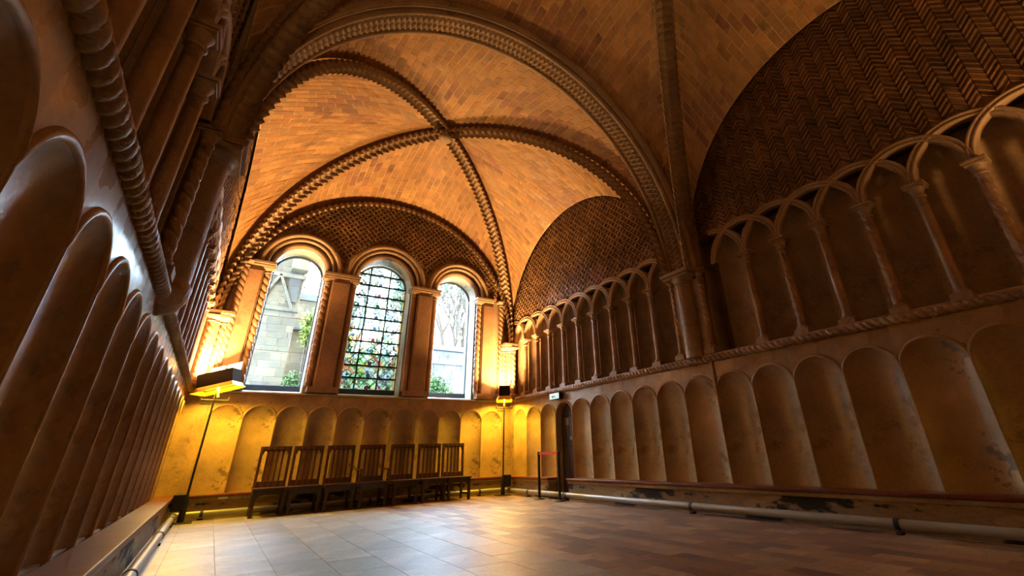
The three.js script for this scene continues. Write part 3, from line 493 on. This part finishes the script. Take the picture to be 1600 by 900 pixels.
// ------------------------------------------------------------------ door in the right wall
{
  const d = group('door_1', null, W, 0, 2.6355, -PI / 2); d.userData.kind = 'structure';
  const x0 = -0.33, wd = 0.22;
  for (let k = 0; k < 3; k++) { const a = x0 + k * wd, b = a + wd; mesh('plank', box(a + 0.003, b - 0.003, FLOOR + 0.005, 2.06, -0.2, -0.165, 0.004), M.oakDark, d); }
  for (const y of [0.35, 1.05, 1.7]) mesh('strap_hinge', box(-0.31, 0.16, y, y + 0.045, -0.167, -0.155, 0.003), M.iron, d);
  mesh('lock_plate', box(0.15, 0.24, 1.08, 1.24, -0.167, -0.152, 0.003), M.steel, d);
  const h = mesh('door_handle', metric(new THREE.TorusGeometry(0.038, 0.008, 8, 20)), M.steel, d); h.position.set(0.19, 1.09, -0.14);
  mesh('notice', box(-0.16, -0.04, 1.52, 1.68, -0.168, -0.162), M.grey, d);
  mesh('notice', box(-0.02, 0.06, 1.2, 1.27, -0.168, -0.162), M.grey, d);
}

// ------------------------------------------------------------------ benches along the walls and the heating pipes in front of them
function bench(label, grp, slabMat, boxes, risers, ledges) {
  const g = group('wall_bench'); tag(g, label, 'bench', grp);
  mesh('seat_slab', join(boxes.map((b) => box(b[0], b[1], HB - 0.045, HB, b[2], b[3], 0.012))), slabMat, g);
  mesh('under_course', join(ledges.map((b) => box(b[0], b[1], HB - 0.1, HB - 0.045, b[2], b[3], 0.01))), M.stone, g);
  mesh('riser', join(risers.map((b) => box(b[0], b[1], FLOOR, HB - 0.1, b[2], b[3]))), M.riser, g); return g;
}
const BD = 0.28;
bench('long stone wall bench on the left with a polished red-brown seat slab', 'stone benches round the walls', M.redSlab, [[0, BD, 0.0, Z3]], [[0, BD - 0.05, 0.0, Z3]], [[0, BD - 0.03, 0.0, Z3]]);
bench('stone bench under the three windows, behind the row of chairs', 'stone benches round the walls', M.redSlab, [[BD, W - BD, 0.0, BD]], [[BD - 0.05, W - BD + 0.05, 0, BD - 0.05]], [[BD - 0.03, W - BD + 0.03, 0, BD - 0.03]]);
bench('short stone bench between the far right corner and the dark door', 'stone benches round the walls', M.redSlab, [[W - BD, W, 0.0, 2.29]], [[W - BD + 0.05, W, 0, 2.26]], [[W - BD + 0.03, W, 0, 2.27]]);
bench('long stone bench on the right with a dark red slab and black-stained front', 'stone benches round the walls', M.redSlab, [[W - BD, W, 2.99, Z3]], [[W - BD + 0.05, W, 3.03, Z3]], [[W - BD + 0.03, W, 3.01, Z3]]);
function pipe(label, pts, collars) {
  const g = group('heating_pipe'); tag(g, label, 'pipe', 'grey pipes along the floor edge');
  const segs = []; for (let i = 0; i < pts.length - 1; i++) { const a = V(...pts[i]), b = V(...pts[i + 1]), L = a.distanceTo(b), c = new THREE.CylinderGeometry(0.05, 0.05, L, 18); c.rotateX(PI / 2).lookAt(b.clone().sub(a)).translate((a.x + b.x) / 2, (a.y + b.y) / 2, (a.z + b.z) / 2); segs.push(c); }
  mesh('pipe_run', metric(join(segs)), M.pipe, g);
  for (const c of collars) { const q = mesh('pipe_collar', metric(new THREE.CylinderGeometry(0.057, 0.057, 0.05, 18).rotateX(PI / 2)), M.iron, g); q.position.set(c[0], c[1], c[2]); if (c[3]) q.rotation.y = PI / 2; }
  for (const c of collars) mesh('pipe_foot', box(c[0] - 0.045, c[0] + 0.045, FLOOR, FLOOR + 0.03, c[2] - 0.03, c[2] + 0.03, 0.005), M.iron, g);
}
const PX = 0.35, PY = FLOOR + 0.1;
pipe('grey heating pipe along the foot of the left bench', [[PX, PY, PX + 0.06], [PX, PY, Z3]], [[PX, PY, 1.2], [PX, PY, 3.4], [PX, PY, 6.15], [PX, PY, 8.9]]);
pipe('grey heating pipe along the foot of the bench under the windows', [[PX, PY, PX], [W - PX, PY, PX]], [[0.75, PY, PX, 1], [3.7, PY, PX, 1], [6.3, PY, PX, 1]]);
pipe('grey heating pipe between the far right corner and the stone bench end, passing the door', [[W - PX, PY, PX + 0.06], [W - PX, PY, 3.0]], [[W - PX, PY, 1.6]]);
pipe('grey heating pipe along the foot of the long right bench', [[W - PX, PY, 3.05], [W - PX, PY, Z3]], [[W - PX, PY, 3.1], [W - PX, PY, 6.4], [W - PX, PY, 9.2]]);
tag(mesh('door_threshold', box(W - 0.29, W - 0.005, FLOOR, FLOOR + 0.09, 2.33, 2.94, 0.01), M.oakDark), 'dark wooden step at the foot of the door', 'step');
tag(mesh('paper_label', box(0.95, 1.10, HB - 0.088, HB - 0.055, BD - 0.031, BD - 0.026), M.white), 'small white label on the bench front beside the left lamp', 'label');

// ------------------------------------------------------------------ seven dark oak chairs with pointed-arch backs
function makeChair(label, wide, arms) {
  const g = group('oak_chair'); tag(g, label, 'chair', 'oak chairs in a row under the windows');
  const w = wide / 2, d = 0.24, SH = 0.445;
  mesh('seat', box(-w - 0.012, w + 0.012, SH, SH + 0.03, -d, d + 0.035, 0.006), M.oak, g);
  for (const [x, z] of [[-1, 1], [1, 1]]) mesh('leg', box(x * (w - 0.03) - 0.03, x * (w - 0.03) + 0.03, 0, SH, z * d - 0.045, z * d + 0.005, 0.006), M.oakDark, g);
  for (const x of [-1, 1]) mesh('leg', box(x * (w - 0.03) - 0.026, x * (w - 0.03) + 0.026, 0, SH, -d, -d + 0.05, 0.006), M.oakDark, g);
  { const s = new THREE.Shape(); const a = w - 0.06; s.moveTo(-a, SH); s.lineTo(a, SH); s.lineTo(a, SH - 0.2); s.quadraticCurveTo(a, SH - 0.1, a - 0.11, SH - 0.085); s.lineTo(-a + 0.11, SH - 0.085); s.quadraticCurveTo(-a, SH - 0.1, -a, SH - 0.2); s.closePath(); mesh('apron', extrude(s, d - 0.035, d - 0.008, 0.003), M.oakDark, g); }
  for (const x of [-1, 1]) mesh('side_rail', box(x * (w - 0.03) - 0.015, x * (w - 0.03) + 0.015, SH - 0.09, SH, -d + 0.05, d - 0.045, 0.003), M.oakDark, g);
  for (const x of [-1, 1]) mesh('stretcher', box(x * (w - 0.03) - 0.012, x * (w - 0.03) + 0.012, 0.1, 0.14, -d + 0.05, d - 0.045, 0.003), M.oakDark, g);
  const back = group('backrest', g, 0, SH + 0.03, -d + 0.03); back.rotation.x = -0.055; const BH = 0.72;
  for (const x of [-1, 1]) mesh('back_post', box(x * (w - 0.025) - 0.025, x * (w - 0.025) + 0.025, -0.03, BH, -0.025, 0.025, 0.006), M.oak, back);
  mesh('top_rail', box(-w, w, BH - 0.065, BH, -0.026, 0.026, 0.006), M.oak, back); mesh('bottom_rail', box(-w + 0.05, w - 0.05, 0.0, 0.1, -0.02, 0.02, 0.005), M.oak, back);
  const iw = wide - 0.1, n = 5, pw = iw / n;
  for (let k = 1; k < n; k++) { const x = -iw / 2 + k * pw; mesh('slat', box(x - 0.017, x + 0.017, 0.09, BH - 0.05, -0.014, 0.014, 0.003), M.oak, back); }
  { const s = shapeOf([[-iw / 2, BH - 0.15], [-iw / 2, BH - 0.06], [iw / 2, BH - 0.06], [iw / 2, BH - 0.15]]); for (let k = 0; k < n; k++) { const x = -iw / 2 + (k + 0.5) * pw, h = new THREE.Path(), q = pw / 2 - 0.014; h.moveTo(x - q, BH - 0.149); h.quadraticCurveTo(x - q, BH - 0.1, x, BH - 0.078); h.quadraticCurveTo(x + q, BH - 0.1, x + q, BH - 0.149); h.closePath(); s.holes.push(h); } mesh('tracery', extrude(s, -0.012, 0.012, 0, 8), M.oak, back); }
  if (arms) for (const x of [-1, 1]) { mesh('arm', box(x * (w + 0.0) - 0.035, x * (w + 0.0) + 0.035, SH + 0.24, SH + 0.275, -d + 0.02, d - 0.03, 0.01), M.oak, g); mesh('arm_post', metric(lathe([[0.022, 0], [0.03, 0.03], [0.018, 0.07], [0.03, 0.12], [0.02, 0.17], [0.026, 0.24]], 12).translate(x * w, SH + 0.03, d - 0.1)), M.oak, g); }
  return g;
}
const chairs = [['first oak chair from the left, nearest the left lamp', 1.725, 0.55, 0], ['second oak chair from the left in the row', 2.325, 0.56, 0], ['third oak chair from the left, just left of the armchair', 2.955, 0.555, 0], ['oak armchair with two armrests in the middle of the row', 3.61, 0.56, 1], ['oak chair just right of the armchair', 4.285, 0.54, 0], ['second oak chair from the right end of the row', 4.925, 0.55, 0], ['last oak chair at the right end of the row', 5.525, 0.555, 0]];
for (const [label, x, w, arms] of chairs) makeChair(label, w, arms).position.set(x, FLOOR, 0.66);

// ------------------------------------------------------------------ lamps on stands in the two far corners, barrier, sign
M.upGlow = std({ color: '#ffdfae', emissive: '#ffb25a', emissiveIntensity: 3.2, roughness: 0.6 });
M.downGlow = std({ color: '#ffe08a', emissive: '#ffc22e', emissiveIntensity: 2.6, roughness: 0.6 });
M.flap = std({ color: '#d9c7a8', roughness: 0.55, metalness: 0.2 });
function lampStand(label, x, z, headTurn, tilt, ballastSide, power = 1) {
  const g = group('lamp_stand', null, x, FLOOR, z); tag(g, label, 'lamp', 'lamps on stands in the far corners');
  mesh('base_plate', box(-0.17, 0.17, 0, 0.016, -0.13, 0.13, 0.006), M.black, g);
  mesh('pole', metric(new THREE.CylinderGeometry(0.016, 0.02, 2.14, 12).translate(0, 1.08, 0)), M.black, g);
  mesh('ballast_box', box(ballastSide * 0.1 - 0.09, ballastSide * 0.1 + 0.09, 0.19, 0.45, -0.08, 0.08, 0.015), M.blackBox, g);
  mesh('foot_clamp', metric(lathe([[0.05, 0.018], [0.05, 0.3], [0.03, 0.42], [0.018, 0.46]], 12)), M.black, g);
  mesh('cross_bar', join([box(-0.24, 0.24, 2.0, 2.025, -0.015, 0.015, 0.004), box(-0.24, -0.21, 2.0, 2.07, -0.012, 0.012, 0.003), box(0.21, 0.24, 2.0, 2.07, -0.012, 0.012, 0.003), box(-0.2, 0.02, 1.93, 1.945, -0.01, 0.01)]), M.black, g);
  const head = group('lamp_head', g, 0, 2.34, 0, headTurn); head.rotation.z = tilt; const L = 0.33, D = 0.14, y0 = -0.06, y1 = 0.2;
  mesh('housing', join([box(-L, L, y0, y1, D - 0.012, D, 0.004), box(-L, L, y0, y1, -D, -D + 0.012, 0.004), box(-L, -L + 0.012, y0, y1, -D, D, 0.004), box(L - 0.012, L, y0, y1, -D, D, 0.004), box(-L + 0.01, L - 0.01, 0.03, 0.045, -D + 0.01, D - 0.01)]), M.blackBox, head);
  mesh('up_panel', box(-L + 0.03, L - 0.03, 0.1, 0.112, -D + 0.025, D - 0.025), M.upGlow, head);
  for (const s of [-1, 1]) { const f = mesh('barn_door', box(s * 0.162 - 0.145, s * 0.162 + 0.145, 0, 0.19, -0.004, 0.004), M.flap, head); f.position.set(0, y1 - 0.005, -D + 0.004); f.rotation.x = -0.35; }
  const k = 0.06, sk = []; for (let q = 0; q < 4; q++) { const c = [[-L, -D], [L, -D], [L, D], [-L, D]], e = [[-L - k, -D - k], [L + k, -D - k], [L + k, D + k], [-L - k, D + k]], a = c[q], b = c[(q + 1) % 4], ea = e[q], eb = e[(q + 1) % 4]; sk.push(grid(18, 1, (i, j) => { const t = i / 18, p = j ? [lerp(ea[0], eb[0], t), lerp(ea[1], eb[1], t)] : [lerp(a[0], b[0], t), lerp(a[1], b[1], t)], w = 1 + 0.03 * (i % 2); return [p[0] * w, j ? y0 - 0.09 : y0 + 0.005, p[1] * w]; })); }
  mesh('skirt', metric(join(sk)), std({ color: '#d6a63a', roughness: 0.35, metalness: 0.6 }), head);
  mesh('down_panel', box(-L + 0.02, L - 0.02, y0 - 0.012, y0, -D + 0.02, D - 0.02), M.downGlow, head);
  mesh('yoke', metric(new THREE.CylinderGeometry(0.022, 0.022, 0.22, 12).translate(0, -0.17, 0)), M.steel, head);
  g.updateMatrixWorld(true);
  const up = new THREE.RectAreaLight(new THREE.Color().setRGB(...UP_COL), 260 * UP_POWER * power, 2 * L - 0.06, 2 * D - 0.05); up.name = 'lamp_up_light'; head.add(up); up.position.set(0, 0.125, 0); up.rotation.x = PI / 2;
  const dn = new THREE.RectAreaLight(new THREE.Color().setRGB(...DOWN_COL), 40 * DOWN_POWER * power, 2 * L - 0.04, 2 * D - 0.04); dn.name = 'lamp_down_light'; head.add(dn); dn.position.set(0, y0 - 0.02, 0); dn.rotation.x = -PI / 2;
  return g;
}
lampStand('black lamp stand in the left corner, its long head tilted under the left window', 0.475, 0.66, -0.6, 0.2, -1, 0.8);
lampStand('black lamp stand in the right corner, its box head seen end-on beside the right window', 6.76, 0.72, -2.07, 0.0, 1, 0.8);
lampStand('black lamp stand behind the camera in the near left corner', 0.6, 12.9, 2.4, 0, 1, WEST);
lampStand('black lamp stand behind the camera in the near right corner', 6.7, 12.9, 0.7, 0, -1, WEST);

const postGeo = { base: metric(lathe([[0.001, 0], [0.12, 0], [0.125, 0.012], [0.1, 0.024], [0.03, 0.034]], 24)), post: metric(new THREE.CylinderGeometry(0.03, 0.03, 0.86, 16).translate(0, 0.46, 0)), cap: metric(lathe([[0.032, 0.86], [0.036, 0.87], [0.036, 0.925], [0.03, 0.94], [0.001, 0.94]], 16)) };
function post(label, x, z, belt) { const g = group('barrier_post', null, x, FLOOR, z); tag(g, label, 'barrier', 'barrier posts by the door'); mesh('base', postGeo.base, M.black, g); mesh('post', postGeo.post, M.black, g); mesh('post_head', postGeo.cap, M.black, g); if (belt) tag(mesh('belt', box(-0.002, 0.002, 0.875, 0.925, -belt, -0.03), M.red, g), 'red retractable belt'); return g; }
post('black barrier post left of the dark door', 6.77, 2.36);
const p2 = post('black barrier post in front of the dark door, holding the red belt', 6.78, 3.12, 0.715); p2.rotation.y = 0.05;
{
  const g = group('exit_sign', null, W, 0, 2.46, -PI / 2); tag(g, 'pale green exit sign over the dark door arch', 'sign');
  mesh('sign_box', box(-0.2, 0.2, 2.1, 2.24, 0.03, 0.14, 0.006), M.blackBox, g);
  mesh('sign_face', box(-0.195, 0.195, 2.105, 2.235, 0.139, 0.146), std({ color: '#cfe6da', emissive: '#bfe8d8', emissiveIntensity: 0.35, roughness: 0.5 }), g);
  mesh('sign_symbol', extrude(shapeOf([[-0.12, 2.16], [-0.04, 2.2], [-0.04, 2.172], [0.06, 2.172], [0.06, 2.148], [-0.04, 2.148], [-0.04, 2.12]]), 0.145, 0.149), std({ color: '#6fb0a4', roughness: 0.6 }), g);
}

// ------------------------------------------------------------------ outside the windows: lawn, church walls, hedge, trees
M.greyAshlar = ['#3f3f3c', '#393937', '#454541', '#343432', '#41403c'].map((h) => stoneMat(h, 0.95));
M.ashlar = ['#5a523f', '#524c3b', '#625a46', '#4a4536', '#565043'].map((h) => stoneMat(h, 0.95));
M.slate = stoneMat('#434b52', 0.9);
M.leafA = std({ color: '#2f4a1c', roughness: 0.8 }); M.leafB = std({ color: '#5a6a24', roughness: 0.8 }); M.leafC = std({ color: '#27401f', roughness: 0.8 }); M.bark = std({ color: '#4a4038', roughness: 0.9 });
mesh('lawn', box(-30, 40, -0.6, -0.1, -45, -1.2), std({ color: '#35441d', roughness: 0.95 })).userData.kind = 'structure';
function ashlarWall(name, label, x0, x1, y0, y1, z, thick, course, seed, extra, mats = M.ashlar) {
  const g = group(name); tag(g, label, 'wall'); const r = rng(seed), list = [];
  mesh('wall_core', box(x0, x1, y0, y1, z - thick, z - 0.02), M.mortar, g);
  for (let y = y0, k = 0; y < y1 - 0.05; k++) { const h = course * (0.75 + 0.5 * r()); for (let x = x0 - r() * 0.4; x < x1;) { const w = course * (1.3 + 1.6 * r()), a = Math.max(x0, x), b = Math.min(x1, x + w); if (b - a > 0.06) list.push([a + 0.007, b - 0.007, y + 0.006, Math.min(y + h, y1) - 0.006, z - 0.06, z + 0.008 * r()]); x += w; } y += h; }
  list.forEach((s) => { const p = V((s[0] + s[1]) / 2, (s[2] + s[3]) / 2, z); s.v = s[3] > 2.4 && seen(p) ? distTo(p) : 99; }); list.sort((a, b) => a.v - b.v);
  const lumps = M.ashlar.map(() => []); list.forEach((s, i) => { const t = (r() * 5) | 0, q = box(s[0], s[1], s[2], s[3], s[4], s[5]); if (i < 160 && s.v < 90) mesh('ashlar_block', q, mats[t], g); else lumps[t].push(q); });
  const tk = toned(lumps); if (tk) mesh('far_ashlar_blocks', tk[0], tk[1].map((i) => mats[i]), g).userData.kind = 'stuff';
  if (extra) extra(g); return g;
}
ashlarWall('church_wall', 'cream stone church wall with a gabled recess seen through the left window', -9, 1.98, -0.2, 9.5, -5.5, 1.2, 0.23, 61, (g) => {
  mesh('string_course', box(-9, 2.02, 5.55, 5.7, -5.6, -5.38, 0.02), M.ashlar[3], g);
  mesh('string_course', box(-9, 2.04, 6.75, 6.9, -5.6, -5.36, 0.02), M.ashlar[2], g);
  for (const s of [-1, 1]) { const b = mesh('gable_rib', box(-0.045, 0.045, -0.7, 0.7, -0.1, 0.06, 0.02), M.ashlar[3], g); b.position.set(1.25 + s * 0.28, 6.2, -5.42); b.rotation.z = s * 0.42; }
  mesh('blind_window', box(1.55, 1.9, 5.9, 7.4, -5.5, -5.43), M.greyAshlar[3], g);
  mesh('buttress', join([box(1.5, 2.05, 7.0, 9.5, -5.6, -5.1, 0.03)]), M.ashlar[2], g);
});
ashlarWall('church_transept', 'grey-green farther church wall with climbing plants behind the left window', 1.2, 4.6, -0.2, 7.2, -9.5, 1.2, 0.32, 62, (g) => { mesh('parapet', box(1.1, 4.7, 7.2, 7.5, -10.7, -9.4, 0.03), M.slate, g); mesh('ledge', box(1.1, 4.7, 5.9, 6.05, -9.6, -9.36, 0.02), M.slate, g); });
ashlarWall('precinct_wall', 'long grey stone wall with a coping seen through the right window', 6.7, 24, -0.2, 5.2, -7.6, 0.6, 0.26, 63, (g) => { mesh('coping', box(6.6, 24, 5.2, 5.42, -8.3, -7.45, 0.04), M.slate, g); mesh('string_course', box(6.6, 24, 4.6, 4.7, -7.7, -7.5, 0.02), M.slate, g); }, M.greyAshlar);
const leafGeo = (() => { const s = new THREE.Shape(); s.moveTo(0, 0); s.quadraticCurveTo(0.05, 0.05, 0, 0.14); s.quadraticCurveTo(-0.05, 0.05, 0, 0); const g = new THREE.ShapeGeometry(s, 3); return g; })();
function foliage(parent, n, fn, mat, seed, size = 1) {
  const im = new THREE.InstancedMesh(leafGeo, mat, n), r = rng(seed), m = new THREE.Matrix4(), q = new THREE.Quaternion(), e = new THREE.Euler();
  for (let i = 0; i < n; i++) { const [x, y, z] = fn(r), s = size * (0.7 + 0.6 * r()); q.setFromEuler(e.set(r() * 6.3, r() * 6.3, r() * 6.3)); im.setMatrixAt(i, m.compose(V(x, y, z), q, V(s, s, s))); }
  im.name = numbered('foliage'); im.castShadow = im.receiveShadow = true; im.userData.kind = 'stuff'; parent.add(im); return im;
}
function bush(name, label, x, y, z, rx, ry, rz, n, mat, seed, size) {
  const g = group(name, null, x, -0.1, z); tag(g, label, 'shrub');
  const st = []; const r = rng(seed + 3); for (let k = 0; k < 7; k++) { const a = r() * 6.3; st.push(tube([[0, 0, 0], [0.3 * rx * cos(a), y * 0.5, 0.3 * rz * sin(a)], [0.7 * rx * cos(a), y + ry * 0.5, 0.7 * rz * sin(a)]], 0.03, 8, 5)); }
  mesh('stem', metric(join(st)), M.bark, g);
  foliage(g, n, (q) => { const u = q() * 2 - 1, a = q() * 6.283, s = Math.pow(q(), 0.35) * (0.85 + 0.25 * sin(a * 5 + u * 7)), k = Math.sqrt(1 - u * u); return [rx * s * k * cos(a), y + ry * s * u, rz * s * k * sin(a)]; }, mat, seed, size); return g;
}
bush('climbing_shrub', 'green shrub at the foot of the church wall, left window', 2.55, 3.1, -8.6, 0.75, 1.1, 0.5, 5000, M.leafA, 5, 1);
bush('climbing_shrub', 'thin pale green creeper high on the farther church wall', 2.9, 6.0, -8.95, 0.45, 0.9, 0.2, 1600, M.leafB, 6, 1);
bush('garden_shrub', 'yellow-green shrub seen low in the middle window', 4.6, 3.4, -7.5, 1.5, 1.6, 0.9, 9000, M.leafB, 8, 1.2);
bush('garden_shrub', 'dark green shrub seen in the middle window behind the yellow-green one', 6.0, 4.0, -9.3, 1.4, 1.9, 0.8, 9000, M.leafC, 9, 1.2);
bush('garden_shrub', 'bright green shrub before the precinct wall, right window', 7.3, 3.05, -6.3, 0.9, 0.95, 0.5, 7000, M.leafA, 10, 1.1);
bush('garden_shrub', 'low yellow-green hedge below the bright shrub, right window', 7.6, 2.3, -5.0, 1.2, 0.85, 0.5, 6000, M.leafB, 11, 1.1);
function tree(label, x, z, h, seed, leaves, mat, thick = 0.16) {
  const g = group('garden_tree', null, x, -0.1, z); tag(g, label, 'tree'); const r = rng(seed), segs = [], tips = [];
  const grow = (p, d, len, rad, lev) => { const q = p.clone().addScaledVector(d, len), mid = p.clone().lerp(q, 0.5).add(V((r() - 0.5) * len * 0.15, 0, (r() - 0.5) * len * 0.15)); segs.push(tube([p.toArray(), mid.toArray(), q.toArray()], rad, 3, lev > 2 ? 4 : 6)); if (lev >= 6) { tips.push(q); return; } const n = lev < 2 ? 3 : 2 + (r() < 0.45 ? 1 : 0); for (let k = 0; k < n; k++) grow(q, d.clone().add(V((r() - 0.5) * 1.5, (r() - 0.25) * 0.9, (r() - 0.5) * 1.5)).normalize(), len * (0.66 + 0.2 * r()), rad * 0.62, lev + 1); };
  grow(V(0, 0, 0), V(0, 1, 0), h * 0.32, thick, 0); mesh('branches', metric(join(segs)), M.bark, g);
  if (leaves) foliage(g, leaves, (q) => { const t = tips[(q() * tips.length) | 0]; return [t.x + (q() - 0.5) * 0.9, t.y + (q() - 0.5) * 0.9, t.z + (q() - 0.5) * 0.9]; }, mat, seed + 1, 1.3); return g;
}
tree('bare grey tree against the sky behind the right window', 11.4, -13.8, 10.5, 71, 2500, M.leafC, 0.34);
tree('tall green leafy tree behind the middle window', 4.6, -17.5, 12, 75, 16000, M.leafA);
renderer.render(scene, camera);
